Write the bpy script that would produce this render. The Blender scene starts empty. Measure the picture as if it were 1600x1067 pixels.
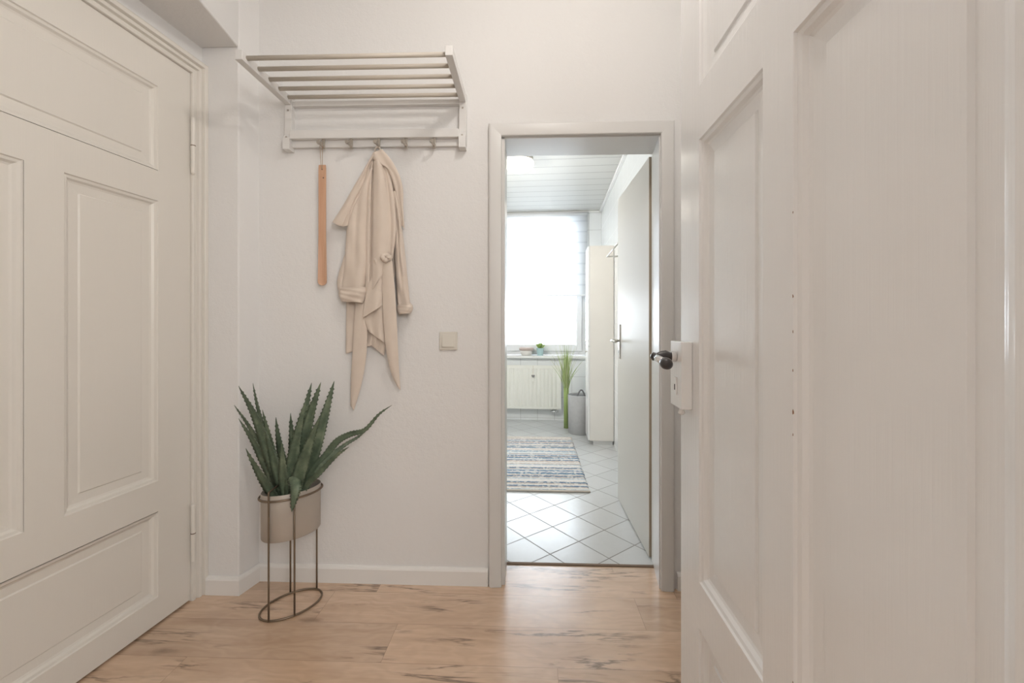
import bpy, bmesh, math, random
from mathutils import Vector, Matrix
random.seed(7)
S = bpy.context.scene
COL = S.collection
PI = math.pi
R = math.radians

# ------------------------------------------------------------------ camera, light, exposure
F_PX, CAM_H, HOR, YAW = 665.0, 1.155, 508.0, R(2.2)
cd = bpy.data.cameras.new('camera'); cam = bpy.data.objects.new('camera', cd); COL.objects.link(cam)
cam.location = (0, 0, CAM_H); cam.rotation_euler = (PI/2, 0, YAW)
cd.sensor_width = 36; cd.lens = F_PX/1600*36; cd.shift_y = -(533.5-HOR)/1600; cd.clip_start = 0.02
S.camera = cam
S.view_settings.view_transform = 'Standard'; S.view_settings.look = 'None'
S.view_settings.gamma = 1; S.view_settings.exposure = 0.0; S.view_settings.use_curve_mapping = False

w = bpy.data.worlds.new('sky'); S.world = w; w.use_nodes = True
bgn = w.node_tree.nodes['Background']
bgn.inputs[0].default_value = (0.82, 0.91, 1.0, 1); bgn.inputs[1].default_value = 10.0

def lamp(name, kind, loc, energy, color, **kw):
    l = bpy.data.lights.new(name, kind); l.energy = energy; l.color = color
    for k, v in kw.items(): setattr(l, k, v)
    o = bpy.data.objects.new(name, l); COL.objects.link(o); o.location = loc
    return o
lamp('hall_lamp_light', 'POINT', (0.20, 0.88, 2.62), 17, (1.0, 0.945, 0.89), shadow_soft_size=0.05)
lamp('room_fill_light', 'POINT', (0.95, -1.25, 2.0), 98, (1.0, 0.985, 0.97), shadow_soft_size=0.45)  # added fill, out of view, brightens the left door and back wall

# ------------------------------------------------------------------ coordinate helpers
def cw(X, Z, z=0.0):            # camera-aligned ground coordinates -> world
    c, s = math.cos(YAW), math.sin(YAW)
    return Vector((X*c - Z*s, X*s + Z*c, z))
def atZ(px, py, Z):             # a pixel at a given depth
    return cw((px-800)/F_PX*Z, Z, CAM_H + (HOR-py)/F_PX*Z)
def bw(px, py, off=0.0):        # a pixel on the back wall
    d = cw((px-800)/F_PX, 1.0, (HOR-py)/F_PX)
    t = (WALL_Y-off)/d.y
    return Vector((d.x*t, d.y*t, CAM_H + d.z*t))
WALL_Y = 1.89
def atY(px, y):               # world x of a pixel column on the plane y
    d = cw((px-800)/F_PX, 1.0); return d.x*y/d.y

# ------------------------------------------------------------------ mesh helpers
def new_obj(name, bm, mat, parent=None, smooth=False, bevel=0, seg=2, kind=None):
    me = bpy.data.meshes.new(name)
    bmesh.ops.recalc_face_normals(bm, faces=bm.faces[:])
    bm.to_mesh(me); bm.free()
    if mat: me.materials.append(mat)
    o = bpy.data.objects.new(name, me); COL.objects.link(o)
    if parent: o.parent = parent
    if smooth:
        for p in me.polygons: p.use_smooth = True
    if bevel:
        m = o.modifiers.new('bevel', 'BEVEL'); m.width = bevel; m.segments = seg; m.limit_method = 'ANGLE'; m.angle_limit = R(40)
        for p in me.polygons: p.use_smooth = True
        wn = o.modifiers.new('wn', 'WEIGHTED_NORMAL'); wn.keep_sharp = True
    if kind: o['kind'] = kind
    return o
def BM(): return bmesh.new()
def box(bm, x0, x1, y0, y1, z0, z1, M=None):
    vs = [Vector((x, y, z)) for z in (z0, z1) for x, y in ((x0, y0), (x1, y0), (x1, y1), (x0, y1))]
    if M: vs = [M @ v for v in vs]
    v = [bm.verts.new(p) for p in vs]
    for f in ((0,3,2,1), (4,5,6,7), (0,1,5,4), (1,2,6,5), (2,3,7,6), (3,0,4,7)): bm.faces.new([v[i] for i in f])
    return bm
def prism(bm, pts, z0, z1):
    a = [bm.verts.new((p[0], p[1], z0)) for p in pts]; b = [bm.verts.new((p[0], p[1], z1)) for p in pts]
    n = len(pts)
    bm.faces.new(a[::-1]); bm.faces.new(b)
    for i in range(n): bm.faces.new((a[i], a[(i+1) % n], b[(i+1) % n], b[i]))
    return bm
def tube(bm, pts, r, n=10, closed=False, cap=True):
    pts = [Vector(p) for p in pts]; m = len(pts)
    rs = r if isinstance(r, (list, tuple)) else [r]*m
    rings = []; up = None
    for i, p in enumerate(pts):
        if closed: t = (pts[(i+1) % m]-pts[i-1]).normalized()
        else: t = (pts[min(i+1, m-1)]-pts[max(i-1, 0)]).normalized()
        if up is None:
            up = Vector((0, 0, 1)) if abs(t.z) < .9 else Vector((1, 0, 0))
        up = (up - t*up.dot(t)).normalized(); sd = t.cross(up)
        rings.append([bm.verts.new(p + (up*math.cos(a)+sd*math.sin(a))*rs[i]) for a in (2*PI*k/n for k in range(n))])
    for i in range(m if closed else m-1):
        A, B = rings[i], rings[(i+1) % m]
        for k in range(n): bm.faces.new((A[k], A[(k+1) % n], B[(k+1) % n], B[k]))
    if cap and not closed: bm.faces.new(rings[0][::-1]); bm.faces.new(rings[-1])
    return bm
def lathe(bm, prof, c=(0, 0, 0), n=32, sx=1, sy=1, rot=0, capb=True, capt=True, wob=None):
    rings = []
    for r, z in prof:
        ring = []
        for k in range(n):
            a = 2*PI*k/n
            x, y = r*sx*math.cos(a), r*sy*math.sin(a)
            ring.append(bm.verts.new((c[0]+x*math.cos(rot)-y*math.sin(rot), c[1]+x*math.sin(rot)+y*math.cos(rot), c[2]+z)))
        rings.append(ring)
    for A, B in zip(rings, rings[1:]):
        for k in range(n): bm.faces.new((A[k], A[(k+1) % n], B[(k+1) % n], B[k]))
    if capb: bm.faces.new(rings[0][::-1])
    if capt: bm.faces.new(rings[-1])
    return bm
def thing(name, label, cat, loc=(0, 0, 0), rz=0, group=None):
    o = bpy.data.objects.new(name, None); COL.objects.link(o); o.location = loc; o.rotation_euler = (0, 0, rz)
    o.empty_display_size = .1
    return tag(o, label, cat, group)
def tag(o, label, cat, group=None, kind=None):
    if label: o['label'] = label
    if cat: o['category'] = cat
    if group: o['group'] = group
    if kind: o['kind'] = kind
    return o
def struct_empty(name, loc=(0, 0, 0), rz=0, label=None):
    o = bpy.data.objects.new(name, None); COL.objects.link(o); o.location = loc; o.rotation_euler = (0, 0, rz)
    o['kind'] = 'structure'
    if label: o['label'] = label
    return o
def arc(c, a, b, a0, a1, n, z=0, rot=0):
    out = []
    for k in range(n+1):
        t = a0+(a1-a0)*k/n; x, y = a*math.cos(t), b*math.sin(t)
        out.append(Vector((c[0]+x*math.cos(rot)-y*math.sin(rot), c[1]+x*math.sin(rot)+y*math.cos(rot), c[2] if len(c) > 2 else z)))
    return out

# ------------------------------------------------------------------ material helpers
class NT:
    def __init__(s, name):
        s.m = bpy.data.materials.new(name); s.m.use_nodes = True; s.t = s.m.node_tree
        s.b = s.t.nodes['Principled BSDF']; s.out = s.t.nodes['Material Output']
    def n(s, typ, ins=None, **kw):
        nd = s.t.nodes.new(typ)
        for k, v in kw.items(): setattr(nd, k, v)
        for k, v in (ins or {}).items(): s.set(nd.inputs[k], v)
        return nd
    def set(s, sock, v):
        if isinstance(v, bpy.types.NodeSocket): s.t.links.new(v, sock)
        else: sock.default_value = v
    def math(s, op, a, b=0.0, c=0.0, clamp=False):
        nd = s.t.nodes.new('ShaderNodeMath'); nd.operation = op; nd.use_clamp = clamp
        s.set(nd.inputs[0], a); s.set(nd.inputs[1], b); s.set(nd.inputs[2], c); return nd.outputs[0]
    def coord(s, kind='Object'): return s.n('ShaderNodeTexCoord').outputs[kind]
    def sep(s, v):
        nd = s.n('ShaderNodeSeparateXYZ', {0: v}); return nd.outputs
    def comb(s, x, y, z): return s.n('ShaderNodeCombineXYZ', {0: x, 1: y, 2: z}).outputs[0]
    def noise(s, v, scale, detail=3, rough=.5, dist=0): return s.n('ShaderNodeTexNoise', {'Vector': v, 'Scale': scale, 'Detail': detail, 'Roughness': rough, 'Distortion': dist}).outputs[0]
    def mapv(s, v, scale=(1, 1, 1), rot=(0, 0, 0), loc=(0, 0, 0)): return s.n('ShaderNodeMapping', {'Vector': v, 'Scale': scale, 'Rotation': rot, 'Location': loc}).outputs[0]
    def ramp(s, fac, stops):
        nd = s.n('ShaderNodeValToRGB', {0: fac}); el = nd.color_ramp.elements
        while len(el) < len(stops): el.new(.5)
        for e, (p, c) in zip(el, stops): e.position = p; e.color = (*c, 1) if len(c) == 3 else c
        return nd.outputs[0]
    def mix(s, f, a, b, mode='MIX'):
        nd = s.n('ShaderNodeMix', data_type='RGBA', blend_type=mode)
        s.set(nd.inputs[0], f); s.set(nd.inputs[6], a if isinstance(a, bpy.types.NodeSocket) else (*a, 1)); s.set(nd.inputs[7], b if isinstance(b, bpy.types.NodeSocket) else (*b, 1))
        return nd.outputs[2]
    def bump(s, h, st, dist=.01): s.set(s.b.inputs['Normal'], s.n('ShaderNodeBump', {'Height': h, 'Strength': st, 'Distance': dist}).outputs[0])
def simple(name, col, rough=.5, metal=0, nscale=30, nstr=.05, var=.04, stretch=(1, 1, 1), coat=0, dist=.002):
    t = NT(name); v = t.mapv(t.coord(), stretch)
    n1 = t.noise(v, nscale, 4); n2 = t.noise(v, nscale*.15, 2)
    a = tuple(max(0, c*(1-var)) for c in col); b = tuple(min(1, c*(1+var)) for c in col)
    t.set(t.b.inputs['Base Color'], t.mix(n2, a, b)); t.b.inputs['Roughness'].default_value = rough; t.b.inputs['Metallic'].default_value = metal
    if coat: t.b.inputs['Coat Weight'].default_value = coat; t.b.inputs['Coat Roughness'].default_value = .12
    if nstr: t.bump(n1, nstr, dist)
    return t.m

def m_plaster():
    t = NT('textured_white_wallpaper'); v = t.coord()
    a = t.noise(v, 130, 3, .6); b = t.noise(v, 38, 3, .5)
    h = t.math('ADD', t.math('MULTIPLY', a, .6), b)
    t.set(t.b.inputs['Base Color'], t.mix(t.noise(v, 1.3, 2), (.78, .77, .757), (.81, .80, .787)))
    t.b.inputs['Roughness'].default_value = .75; t.bump(h, .35, .004); return t.m
def m_paint(name, col, rough=.28, streak=.5, along='z'):
    t = NT(name); v = t.coord()
    st = t.mapv(v, (160, 160, 2.5) if along == 'z' else (2.5, 2.5, 160))
    n1 = t.noise(st, 1.0, 4, .6); n2 = t.noise(v, 9, 3)
    t.set(t.b.inputs['Base Color'], t.mix(t.noise(v, 2, 2), tuple(c*.97 for c in col), col))
    t.b.inputs['Roughness'].default_value = rough
    t.bump(t.math('ADD', t.math('MULTIPLY', n1, .35), n2), streak, .0025); return t.m
def m_oak():
    t = NT('oak_laminate'); x, y, z = t.sep(t.coord())
    W, L = .19, 1.285
    ys = t.math('DIVIDE', t.math('SUBTRACT', y, .1085), W); row = t.math('FLOOR', ys); fy = t.math('FRACT', ys)
    hsh = t.n('ShaderNodeTexWhiteNoise', {'W': row}, noise_dimensions='1D').outputs[0]
    is7 = t.math('COMPARE', row, 7.0, .5)
    off = t.math('ADD', t.math('MULTIPLY', t.math('SUBTRACT', 1.0, is7), hsh), t.math('MULTIPLY', is7, .393))
    xs = t.math('ADD', t.math('DIVIDE', x, L), off); col = t.math('FLOOR', xs); fx = t.math('FRACT', xs)
    pid = t.n('ShaderNodeTexWhiteNoise', {'Vector': t.comb(row, col, 0)}, noise_dimensions='3D').outputs[0]
    pz = t.math('MULTIPLY', pid, 37.0)
    gv = t.comb(t.math('MULTIPLY', x, 1.1), t.math('MULTIPLY', y, 9.0), pz)
    warp = t.noise(t.comb(t.math('MULTIPLY', x, 2.2), t.math('MULTIPLY', y, 5.0), pz), 1.6, 3, .55)
    big = t.noise(gv, 2.0, 4, .55, .8)
    ringv = t.math('ADD', t.math('MULTIPLY', y, 26.0), t.math('MULTIPLY', warp, 11.0))
    ring = t.math('SINE', t.math('MULTIPLY', ringv, 4.2))
    fine = t.noise(t.comb(t.math('MULTIPLY', x, 9.0), t.math('MULTIPLY', y, 230.0), pz), 1.0, 4, .6)
    base = t.ramp(big, [(.25, (.60, .405, .265)), (.5, (.71, .50, .345)), (.75, (.80, .59, .43))])
    base = t.mix(t.math('MULTIPLY', t.math('ADD', t.math('MULTIPLY', ring, .5), .5), .17), base, (.36, .21, .125))
    base = t.mix(t.math('MULTIPLY', fine, .30), base, (.36, .22, .13))
    # long thin cracks
    cr = t.noise(t.comb(t.math('MULTIPLY', x, 1.15), t.math('MULTIPLY', y, 11.0), t.math('ADD', pz, 5.5)), 1.7, 5, .60, .5)
    ridge = t.math('SUBTRACT', 1.0, t.math('MULTIPLY', t.math('ABSOLUTE', t.math('SUBTRACT', cr, .5)), 30.0), clamp=True)
    gate = t.n('ShaderNodeMapRange', {0: t.noise(t.comb(t.math('MULTIPLY', x, 1.6), t.math('MULTIPLY', y, 6.5), t.math('ADD', pz, 11)), 1.5, 2), 1: .51, 2: .62}).outputs[0]
    base = t.mix(t.math('MULTIPLY', t.math('MULTIPLY', ridge, gate), .82), base, (.11, .065, .04))
    # knots
    vor = t.n('ShaderNodeTexVoronoi', {'Vector': t.comb(t.math('MULTIPLY', x, 1.5), t.math('MULTIPLY', y, 4.6), 0.3), 'Scale': 1.35, 'Randomness': 1.0})
    wob = t.math('ADD', vor.outputs['Distance'], t.math('MULTIPLY', t.math('SUBTRACT', t.noise(t.comb(t.math('MULTIPLY', x, 14), t.math('MULTIPLY', y, 50), 0), 1.0, 4, .7), .5), .16))
    kn = t.n('ShaderNodeMapRange', {0: wob, 1: .13, 2: .03}).outputs[0]
    base = t.mix(t.math('MULTIPLY', kn, .75), base, (.13, .075, .045))
    halo = t.n('ShaderNodeMapRange', {0: wob, 1: .36, 2: .06}).outputs[0]
    base = t.mix(t.math('MULTIPLY', halo, .28), base, (.30, .165, .09))
    tone = t.math('ADD', .90, t.math('MULTIPLY', pid, .16))
    base = t.mix(1.0, base, t.comb(tone, tone, tone), 'MULTIPLY')
    ed = t.math('MINIMUM', t.math('MULTIPLY', t.math('MINIMUM', fy, t.math('SUBTRACT', 1.0, fy)), W), t.math('MULTIPLY', t.math('MINIMUM', fx, t.math('SUBTRACT', 1.0, fx)), L))
    seam = t.math('LESS_THAN', ed, .0009)
    base = t.mix(t.math('MULTIPLY', seam, .5), base, (.20, .12, .07))
    t.set(t.b.inputs['Base Color'], base)
    t.set(t.b.inputs['Roughness'], t.math('ADD', .27, t.math('MULTIPLY', fine, .12)))
    t.b.inputs['Coat Weight'].default_value = 1.0; t.b.inputs['Coat Roughness'].default_value = .15; t.b.inputs['Coat IOR'].default_value = 1.75
    t.bump(t.math('SUBTRACT', t.math('MULTIPLY', fine, .4), t.math('MULTIPLY', seam, 1.0)), .25, .0012); return t.m
def cam_dir(dx, dz):
    v = cw(dx, dz); v.z = 0; return v.normalized()
def m_floor_tile():
    t = NT('diagonal_white_floor_tiles'); v = t.coord()
    S_ = .206
    def fam(nx, nz, d0, j):
        n = cam_dir(nx, nz)
        d = t.n('ShaderNodeVectorMath', {0: v, 1: (n.x, n.y, 0)}, operation='DOT_PRODUCT').outputs[1]
        q = t.math('DIVIDE', t.math('SUBTRACT', d, d0), S_)
        f = t.math('FRACT', q); return t.math('MULTIPLY', t.math('MINIMUM', f, t.math('SUBTRACT', 1.0, f)), S_), t.math('FLOOR', q)
    a, ia = fam(.800, .600, 1.4375, 0); b, ib = fam(-.610, .792, 1.578, 1)
    m = t.math('MINIMUM', a, b); g = t.math('LESS_THAN', m, .0030)
    idv = t.n('ShaderNodeTexWhiteNoise', {'Vector': t.comb(ia, ib, 0)}).outputs[0]
    mott = t.noise(v, 22, 4, .6)
    c = t.mix(t.math('MULTIPLY', t.math('ADD', idv, mott), .5), (.53, .54, .535), (.61, .62, .615))
    t.set(t.b.inputs['Base Color'], t.mix(g, c, (.27, .26, .25)))
    t.set(t.b.inputs['Roughness'], t.math('ADD', .22, t.math('MULTIPLY', g, .6)))
    t.bump(t.math('SUBTRACT', 1.0, g), .5, .001); return t.m
def m_wall_tile():
    t = NT('white_wall_tiles'); x, y, z = t.sep(t.coord())
    def ax(c, s, o=0):
        f = t.math('FRACT', t.math('DIVIDE', t.math('SUBTRACT', c, o), s)); return t.math('MULTIPLY', t.math('MINIMUM', f, t.math('SUBTRACT', 1.0, f)), s)
    m = t.math('MINIMUM', t.math('MINIMUM', ax(x, .206, .06), ax(y, .206, .03)), ax(z, .252, .03))
    g = t.math('LESS_THAN', m, .0022)
    t.set(t.b.inputs['Base Color'], t.mix(g, (.86, .88, .88), (.56, .57, .56)))
    t.set(t.b.inputs['Roughness'], t.math('ADD', .15, t.math('MULTIPLY', g, .6)))
    t.bump(t.math('SUBTRACT', 1.0, g), .4, .001); return t.m
def m_slats():
    t = NT('white_ceiling_slats'); x, y, z = t.sep(t.coord())
    f = t.math('FRACT', t.math('DIVIDE', t.math('SUBTRACT', y, .02), .168)); d = t.math('MULTIPLY', t.math('MINIMUM', f, t.math('SUBTRACT', 1.0, f)), .168)
    g = t.math('LESS_THAN', d, .0045)
    t.set(t.b.inputs['Base Color'], t.mix(g, (.60, .595, .565), (.34, .33, .31)))
    t.b.inputs['Roughness'].default_value = .4; t.bump(t.math('SUBTRACT', 1.0, g), .6, .004); return t.m
def m_glass(name, tint=(1, 1, 1)):
    t = NT(name); t.t.nodes.remove(t.b)
    tr = t.n('ShaderNodeBsdfTransparent', {0: (*tint, 1)}); gl = t.n('ShaderNodeBsdfGlossy', {0: (1, 1, 1, 1), 1: .02})
    fr = t.n('ShaderNodeFresnel', {0: 1.35})
    mx = t.n('ShaderNodeMixShader', {0: fr.outputs[0], 1: tr.outputs[0], 2: gl.outputs[0]})
    t.t.links.new(mx.outputs[0], t.out.inputs[0]); return t.m
def m_blind():
    t = NT('translucent_blind_fabric'); t.t.nodes.remove(t.b)
    x, y, z = t.sep(t.coord()); f = t.math('FRACT', t.math('DIVIDE', z, .127))
    band = t.n('ShaderNodeMapRange', {0: t.math('ABSOLUTE', t.math('SUBTRACT', f, .5)), 1: .40, 2: .47}).outputs[0]
    wv = t.noise(t.coord(), 300, 2)
    c = t.mix(band, (.95, .955, .96), (.84, .85, .86)); c = t.mix(t.math('MULTIPLY', wv, .06), c, (.7, .7, .7))
    tl = t.n('ShaderNodeBsdfTranslucent', {0: c}); df = t.n('ShaderNodeBsdfDiffuse', {0: c})
    mx = t.n('ShaderNodeMixShader', {0: .35, 1: tl.outputs[0], 2: df.outputs[0]})
    t.t.links.new(mx.outputs[0], t.out.inputs[0]); return t.m
def m_cloth():
    t = NT('beige_twill'); v = t.coord()
    n1 = t.noise(t.mapv(v, (1, 1, 1), (0, R(35), 0)), 700, 2); n2 = t.noise(v, 14, 4)
    t.set(t.b.inputs['Base Color'], t.mix(n2, (.66, .56, .475), (.73, .635, .545)))
    t.b.inputs['Roughness'].default_value = .85; t.b.inputs['Sheen Weight'].default_value = .25
    t.bump(t.math('ADD', t.math('MULTIPLY', n1, .25), n2), .28, .004); return t.m
def m_leaf():
    t = NT('agave_leaf_green'); v = t.coord()
    n = t.noise(v, 22, 4, .6); n2 = t.noise(v, 160, 2)
    c = t.ramp(n, [(.28, (.050, .078, .048)), (.5, (.105, .145, .092)), (.75, (.24, .29, .19))])
    t.set(t.b.inputs['Base Color'], t.mix(t.math('MULTIPLY', n2, .3), c, (.13, .17, .12)))
    t.b.inputs['Roughness'].default_value = .42; t.bump(n2, .2, .002); return t.m
def m_beech():
    t = NT('beech_wood'); v = t.coord()
    g = t.noise(t.mapv(v, (60, 60, 3)), 1.0, 4, .6, .5)
    t.set(t.b.inputs['Base Color'], t.ramp(g, [(.3, (.56, .32, .20)), (.7, (.68, .43, .29))]))
    t.b.inputs['Roughness'].default_value = .45; t.bump(g, .15, .001); return t.m
def m_rug():
    t = NT('woven_cotton_stripes'); x, y, z = t.sep(t.coord())
    n = t.noise(t.comb(t.math('MULTIPLY', x, 45), t.math('MULTIPLY', y, 8), 0), 1.0, 2)
    yy = t.math('ADD', y, t.math('MULTIPLY', t.math('SUBTRACT', n, .5), .012))
    row = t.math('FLOOR', t.math('DIVIDE', yy, .024))
    h = t.n('ShaderNodeTexWhiteNoise', {'W': row}, noise_dimensions='1D').outputs[0]
    h = t.math('FRACT', t.math('ADD', t.math('MULTIPLY', t.math('ADD', row, 200.0), .377), t.math('MULTIPLY', h, .22)))
    nd = t.n('ShaderNodeValToRGB', {0: h}); nd.color_ramp.interpolation = 'CONSTANT'
    st = [(0, (.70, .68, .64)), (.22, (.50, .44, .39)), (.42, (.27, .36, .43)), (.56, (.70, .68, .65)), (.64, (.13, .20, .29)), (.82, (.46, .52, .56)), (.92, (.58, .50, .44))]
    el = nd.color_ramp.elements
    while len(el) < len(st): el.new(.5)
    for e, (p, c) in zip(el, st): e.position = p; e.color = (*c, 1)
    yarn = t.n('ShaderNodeTexVoronoi', {'Vector': t.comb(t.math('MULTIPLY', x, 55), t.math('MULTIPLY', y, 42), 0), 'Scale': 1.0})
    fl = t.math('LESS_THAN', t.n('ShaderNodeTexWhiteNoise', {'Vector': yarn.outputs['Position']}).outputs[0], .25)
    c = t.mix(t.math('MULTIPLY', fl, .5), nd.outputs[0], (.74, .71, .67))
    t.set(t.b.inputs['Base Color'], c); t.b.inputs['Roughness'].default_value = .95
    t.bump(t.math('SUBTRACT', 1.0, yarn.outputs['Distance']), 1.0, .008); return t.m

M_WALL = m_plaster(); M_OAK = m_oak(); M_TILE = m_floor_tile(); M_WTILE = m_wall_tile(); M_SLAT = m_slats()
M_CEIL = simple('ceiling_white', (.84, .83, .81), .8, nscale=60, nstr=.1)
M_DOORL = m_paint('cream_gloss_paint', (.77, .735, .675), .32, .30)
M_DOORR = m_paint('white_gloss_paint', (.92, .92, .915), .15, .45)
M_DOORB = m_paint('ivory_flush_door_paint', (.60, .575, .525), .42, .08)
M_CASE = m_paint('ivory_casing_paint', (.73, .72, .70), .32, .12)
M_TRIM = m_paint('white_skirting_foil', (.84, .82, .79), .40, .08, 'x')
M_EDGE = simple('tan_door_edge', (.50, .42, .32), .5)
M_RACK = simple('white_lacquered_wood', (.76, .745, .725), .4, nscale=60, nstr=.05)
M_NICK = simple('brushed_nickel', (.50, .46, .41), .35, .85)
M_STEEL = simple('satin_steel', (.62, .60, .56), .3, 1.0)
M_ALU = simple('painted_dowel', (.60, .545, .47), .45, 0.0)
M_CLOTH = m_cloth(); M_BEECH = m_beech(); M_LEAF = m_leaf(); M_RUG = m_rug(); M_BLIND = m_blind()
M_CORD = simple('leather_cord', (.42, .30, .2), .8)
M_POT = simple('taupe_metal', (.44, .39, .335), .42, 0.2, nscale=90, nstr=.05)
M_WIRE = simple('bronze_wire', (.20, .15, .105), .42, .6)
M_SOIL = simple('dark_soil', (.030, .024, .020), .95, nscale=120, nstr=1.0, dist=.01)
M_IVORY = simple('ivory_plastic', (.72, .69, .62), .35, nstr=0)
M_RAD = simple('radiator_enamel', (.87, .865, .80), .3, nstr=0)
M_PVC = simple('white_pvc', (.80, .81, .82), .3, nstr=0)
M_DARK = simple('dark_horn', (.05, .045, .045), .3)
M_CHROME = simple('chrome', (.75, .75, .76), .12, 1.0, nstr=0)
M_CHIP = simple('bare_wood_chip', (.30, .17, .11), .8)
M_HOLE = simple('black_keyhole', (.008, .008, .008), .9)
M_GLASS = m_glass('window_glass')
M_BIN = simple('grey_felt', (.43, .43, .43), .9, nscale=200, nstr=.5, var=.1)
M_BIND = simple('dark_grey_felt', (.17, .17, .17), .9, nscale=200, nstr=.5)
M_GRASS = simple('grass_green', (.33, .43, .15), .6, var=.3, nscale=40)
M_GRASSL = simple('dry_grass_tip', (.52, .55, .33), .7, var=.3, nscale=40)
M_BOWL = simple('white_ceramic', (.80, .77, .73), .3); M_BOWLR = simple('rose_woven_rim', (.52, .42, .38), .7, nscale=150, nstr=.5)
M_MINT = simple('mint_glazed_pot', (.45, .62, .63), .2)
M_CAB = simple('cabinet_foil', (.80, .765, .71), .4); M_CABF = simple('cabinet_front_white', (.82, .82, .80), .25)
M_SILL = simple('white_marble_sill', (.82, .82, .80), .2)
M_GAP = simple('joint_shadow_filler', (.20, .14, .10), .9)
def m_emit(name, col, st):
    t = NT(name); t.set(t.b.inputs['Base Color'], (.9, .9, .88, 1)); t.b.inputs['Emission Color'].default_value = (*col, 1); t.b.inputs['Emission Strength'].default_value = st
    t.b.inputs['Roughness'].default_value = .3; return t.m
M_LAMP = m_emit('lit_opal_glass', (1.0, .93, .80), 1.8)

# ------------------------------------------------------------------ hall shell
CEIL = 2.95
xL = bw(784, 600).x; xR = bw(1031.5, 600).x            # bathroom door opening
zH = 1.990
bm = BM(); prism(bm, [(-2.4, -3.2), (2.4, -3.2), (2.4, 2.065), (-2.4, 2.065)], -.05, 0); new_obj('floor', bm, M_OAK, kind='structure')
bm = BM(); box(bm, -2.4, 2.4, -3.2, 2.1, CEIL, CEIL+.05); new_obj('ceiling', bm, M_CEIL, kind='structure')
bm = BM(); box(bm, -2.0, xL-.012, WALL_Y, 2.10, 0, CEIL); box(bm, xR+.034, 1.6, WALL_Y, 2.10, 0, CEIL); box(bm, xL-.012, xR+.034, WALL_Y, 2.10, zH+.012, CEIL)
new_obj('wall_back', bm, M_WALL, kind='structure')
# pier in the left corner and lintel running over the left door
PX, PY, PX2 = -1.246, 1.785, -1.2225
bm = BM(); prism(bm, [(-2.0, PY), (PX, PY), (PX2, WALL_Y+.01), (-2.0, WALL_Y+.01)], 0, CEIL)
new_obj('wall_pier', bm, M_WALL, kind='structure', bevel=.006, seg=3)
bm = BM(); prism(bm, [(PX, PY+.001), (-1.205, 1.5), (-1.04, .26), (-2.0, .26), (-2.0, PY+.001)], 2.35, CEIL)
new_obj('wall_left_lintel', bm, M_WALL, kind='structure', bevel=.006, seg=3)
bm = BM(); box(bm, 1.15, 1.3, .2, WALL_Y+.01, 0, CEIL); new_obj('wall_right', bm, M_WALL, kind='structure')
# wall with the doorway the photographer stands in
bm = BM(); box(bm, -2.0, -.72, .06, .20, 0, CEIL); box(bm, .47, 1.3, .06, .20, 0, CEIL); box(bm, -.72, .47, .06, .20, 2.32, CEIL)
new_obj('wall_front', bm, M_WALL, kind='structure')
# the room behind
bm = BM(); box(bm, -2.45, -2.3, -3.2, .06, 0, CEIL); new_obj('wall_room_left', bm, M_WALL, kind='structure')
bm = BM(); box(bm, 2.3, 2.45, -3.2, .06, 0, CEIL); new_obj('wall_room_right', bm, M_WALL, kind='structure')
bm = BM(); box(bm, -2.45, 2.45, -3.25, -3.1, 0, CEIL); new_obj('wall_room_rear', bm, M_WALL, kind='structure')
bm = BM(); box(bm, -2.45, -2.0, .06, .2, 0, CEIL); box(bm, 1.3, 2.45, .06, .2, 0, CEIL); new_obj('wall_room_front', bm, M_WALL, kind='structure')
def portal(loc, rot, sx, sy):
    l = bpy.data.lights.new('window_portal', 'AREA'); l.shape = 'RECTANGLE'; l.size = sx; l.size_y = sy; l.cycles.is_portal = True
    o = bpy.data.objects.new('window_portal', l); COL.objects.link(o); o.location = loc; o.rotation_euler = rot; return o

# ------------------------------------------------------------------ skirting boards
def skirting(name, pts, mat=M_TRIM, h=.075, th=.016):
    # pts: line on the wall; room lies to the right of the walking direction
    bm = BM(); prof = [(0, 0), (th, 0), (th, h-.012), (th-.004, h-.004), (th-.010, h), (0, h)]
    pts = [Vector(p) for p in pts]; n = len(pts); rows = []
    for i, p in enumerate(pts):
        def nrm(a, b):
            d = (b-a).normalized(); return Vector((d.y, -d.x))
        if i == 0: m = nrm(pts[0], pts[1])
        elif i == n-1: m = nrm(pts[-2], pts[-1])
        else:
            a, b = nrm(pts[i-1], p), nrm(p, pts[i+1]); m = (a+b)/(1+a.dot(b))
        rows.append([bm.verts.new((p.x+m.x*o, p.y+m.y*o, z)) for o, z in prof])
    for A, B in zip(rows, rows[1:]):
        for k in range(len(prof)): bm.faces.new((A[k], A[(k+1) % len(prof)], B[(k+1) % len(prof)], B[k]))
    bm.faces.new(rows[0][::-1]); bm.faces.new(rows[-1]); return new_obj(name, bm, mat, kind='structure')
cxl = bw(763, 600).x; cxr = bw(1057, 600).x
HL = cw(-1.346, 1.78)                      # hinge corner of the left door
skirting('baseboard_left', [(PX-.135, PY), (PX, PY), (PX2, WALL_Y), (cxl, WALL_Y)])
skirting('baseboard_right', [(cxr, WALL_Y), (1.15, WALL_Y), (1.15, .2)])

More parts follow.
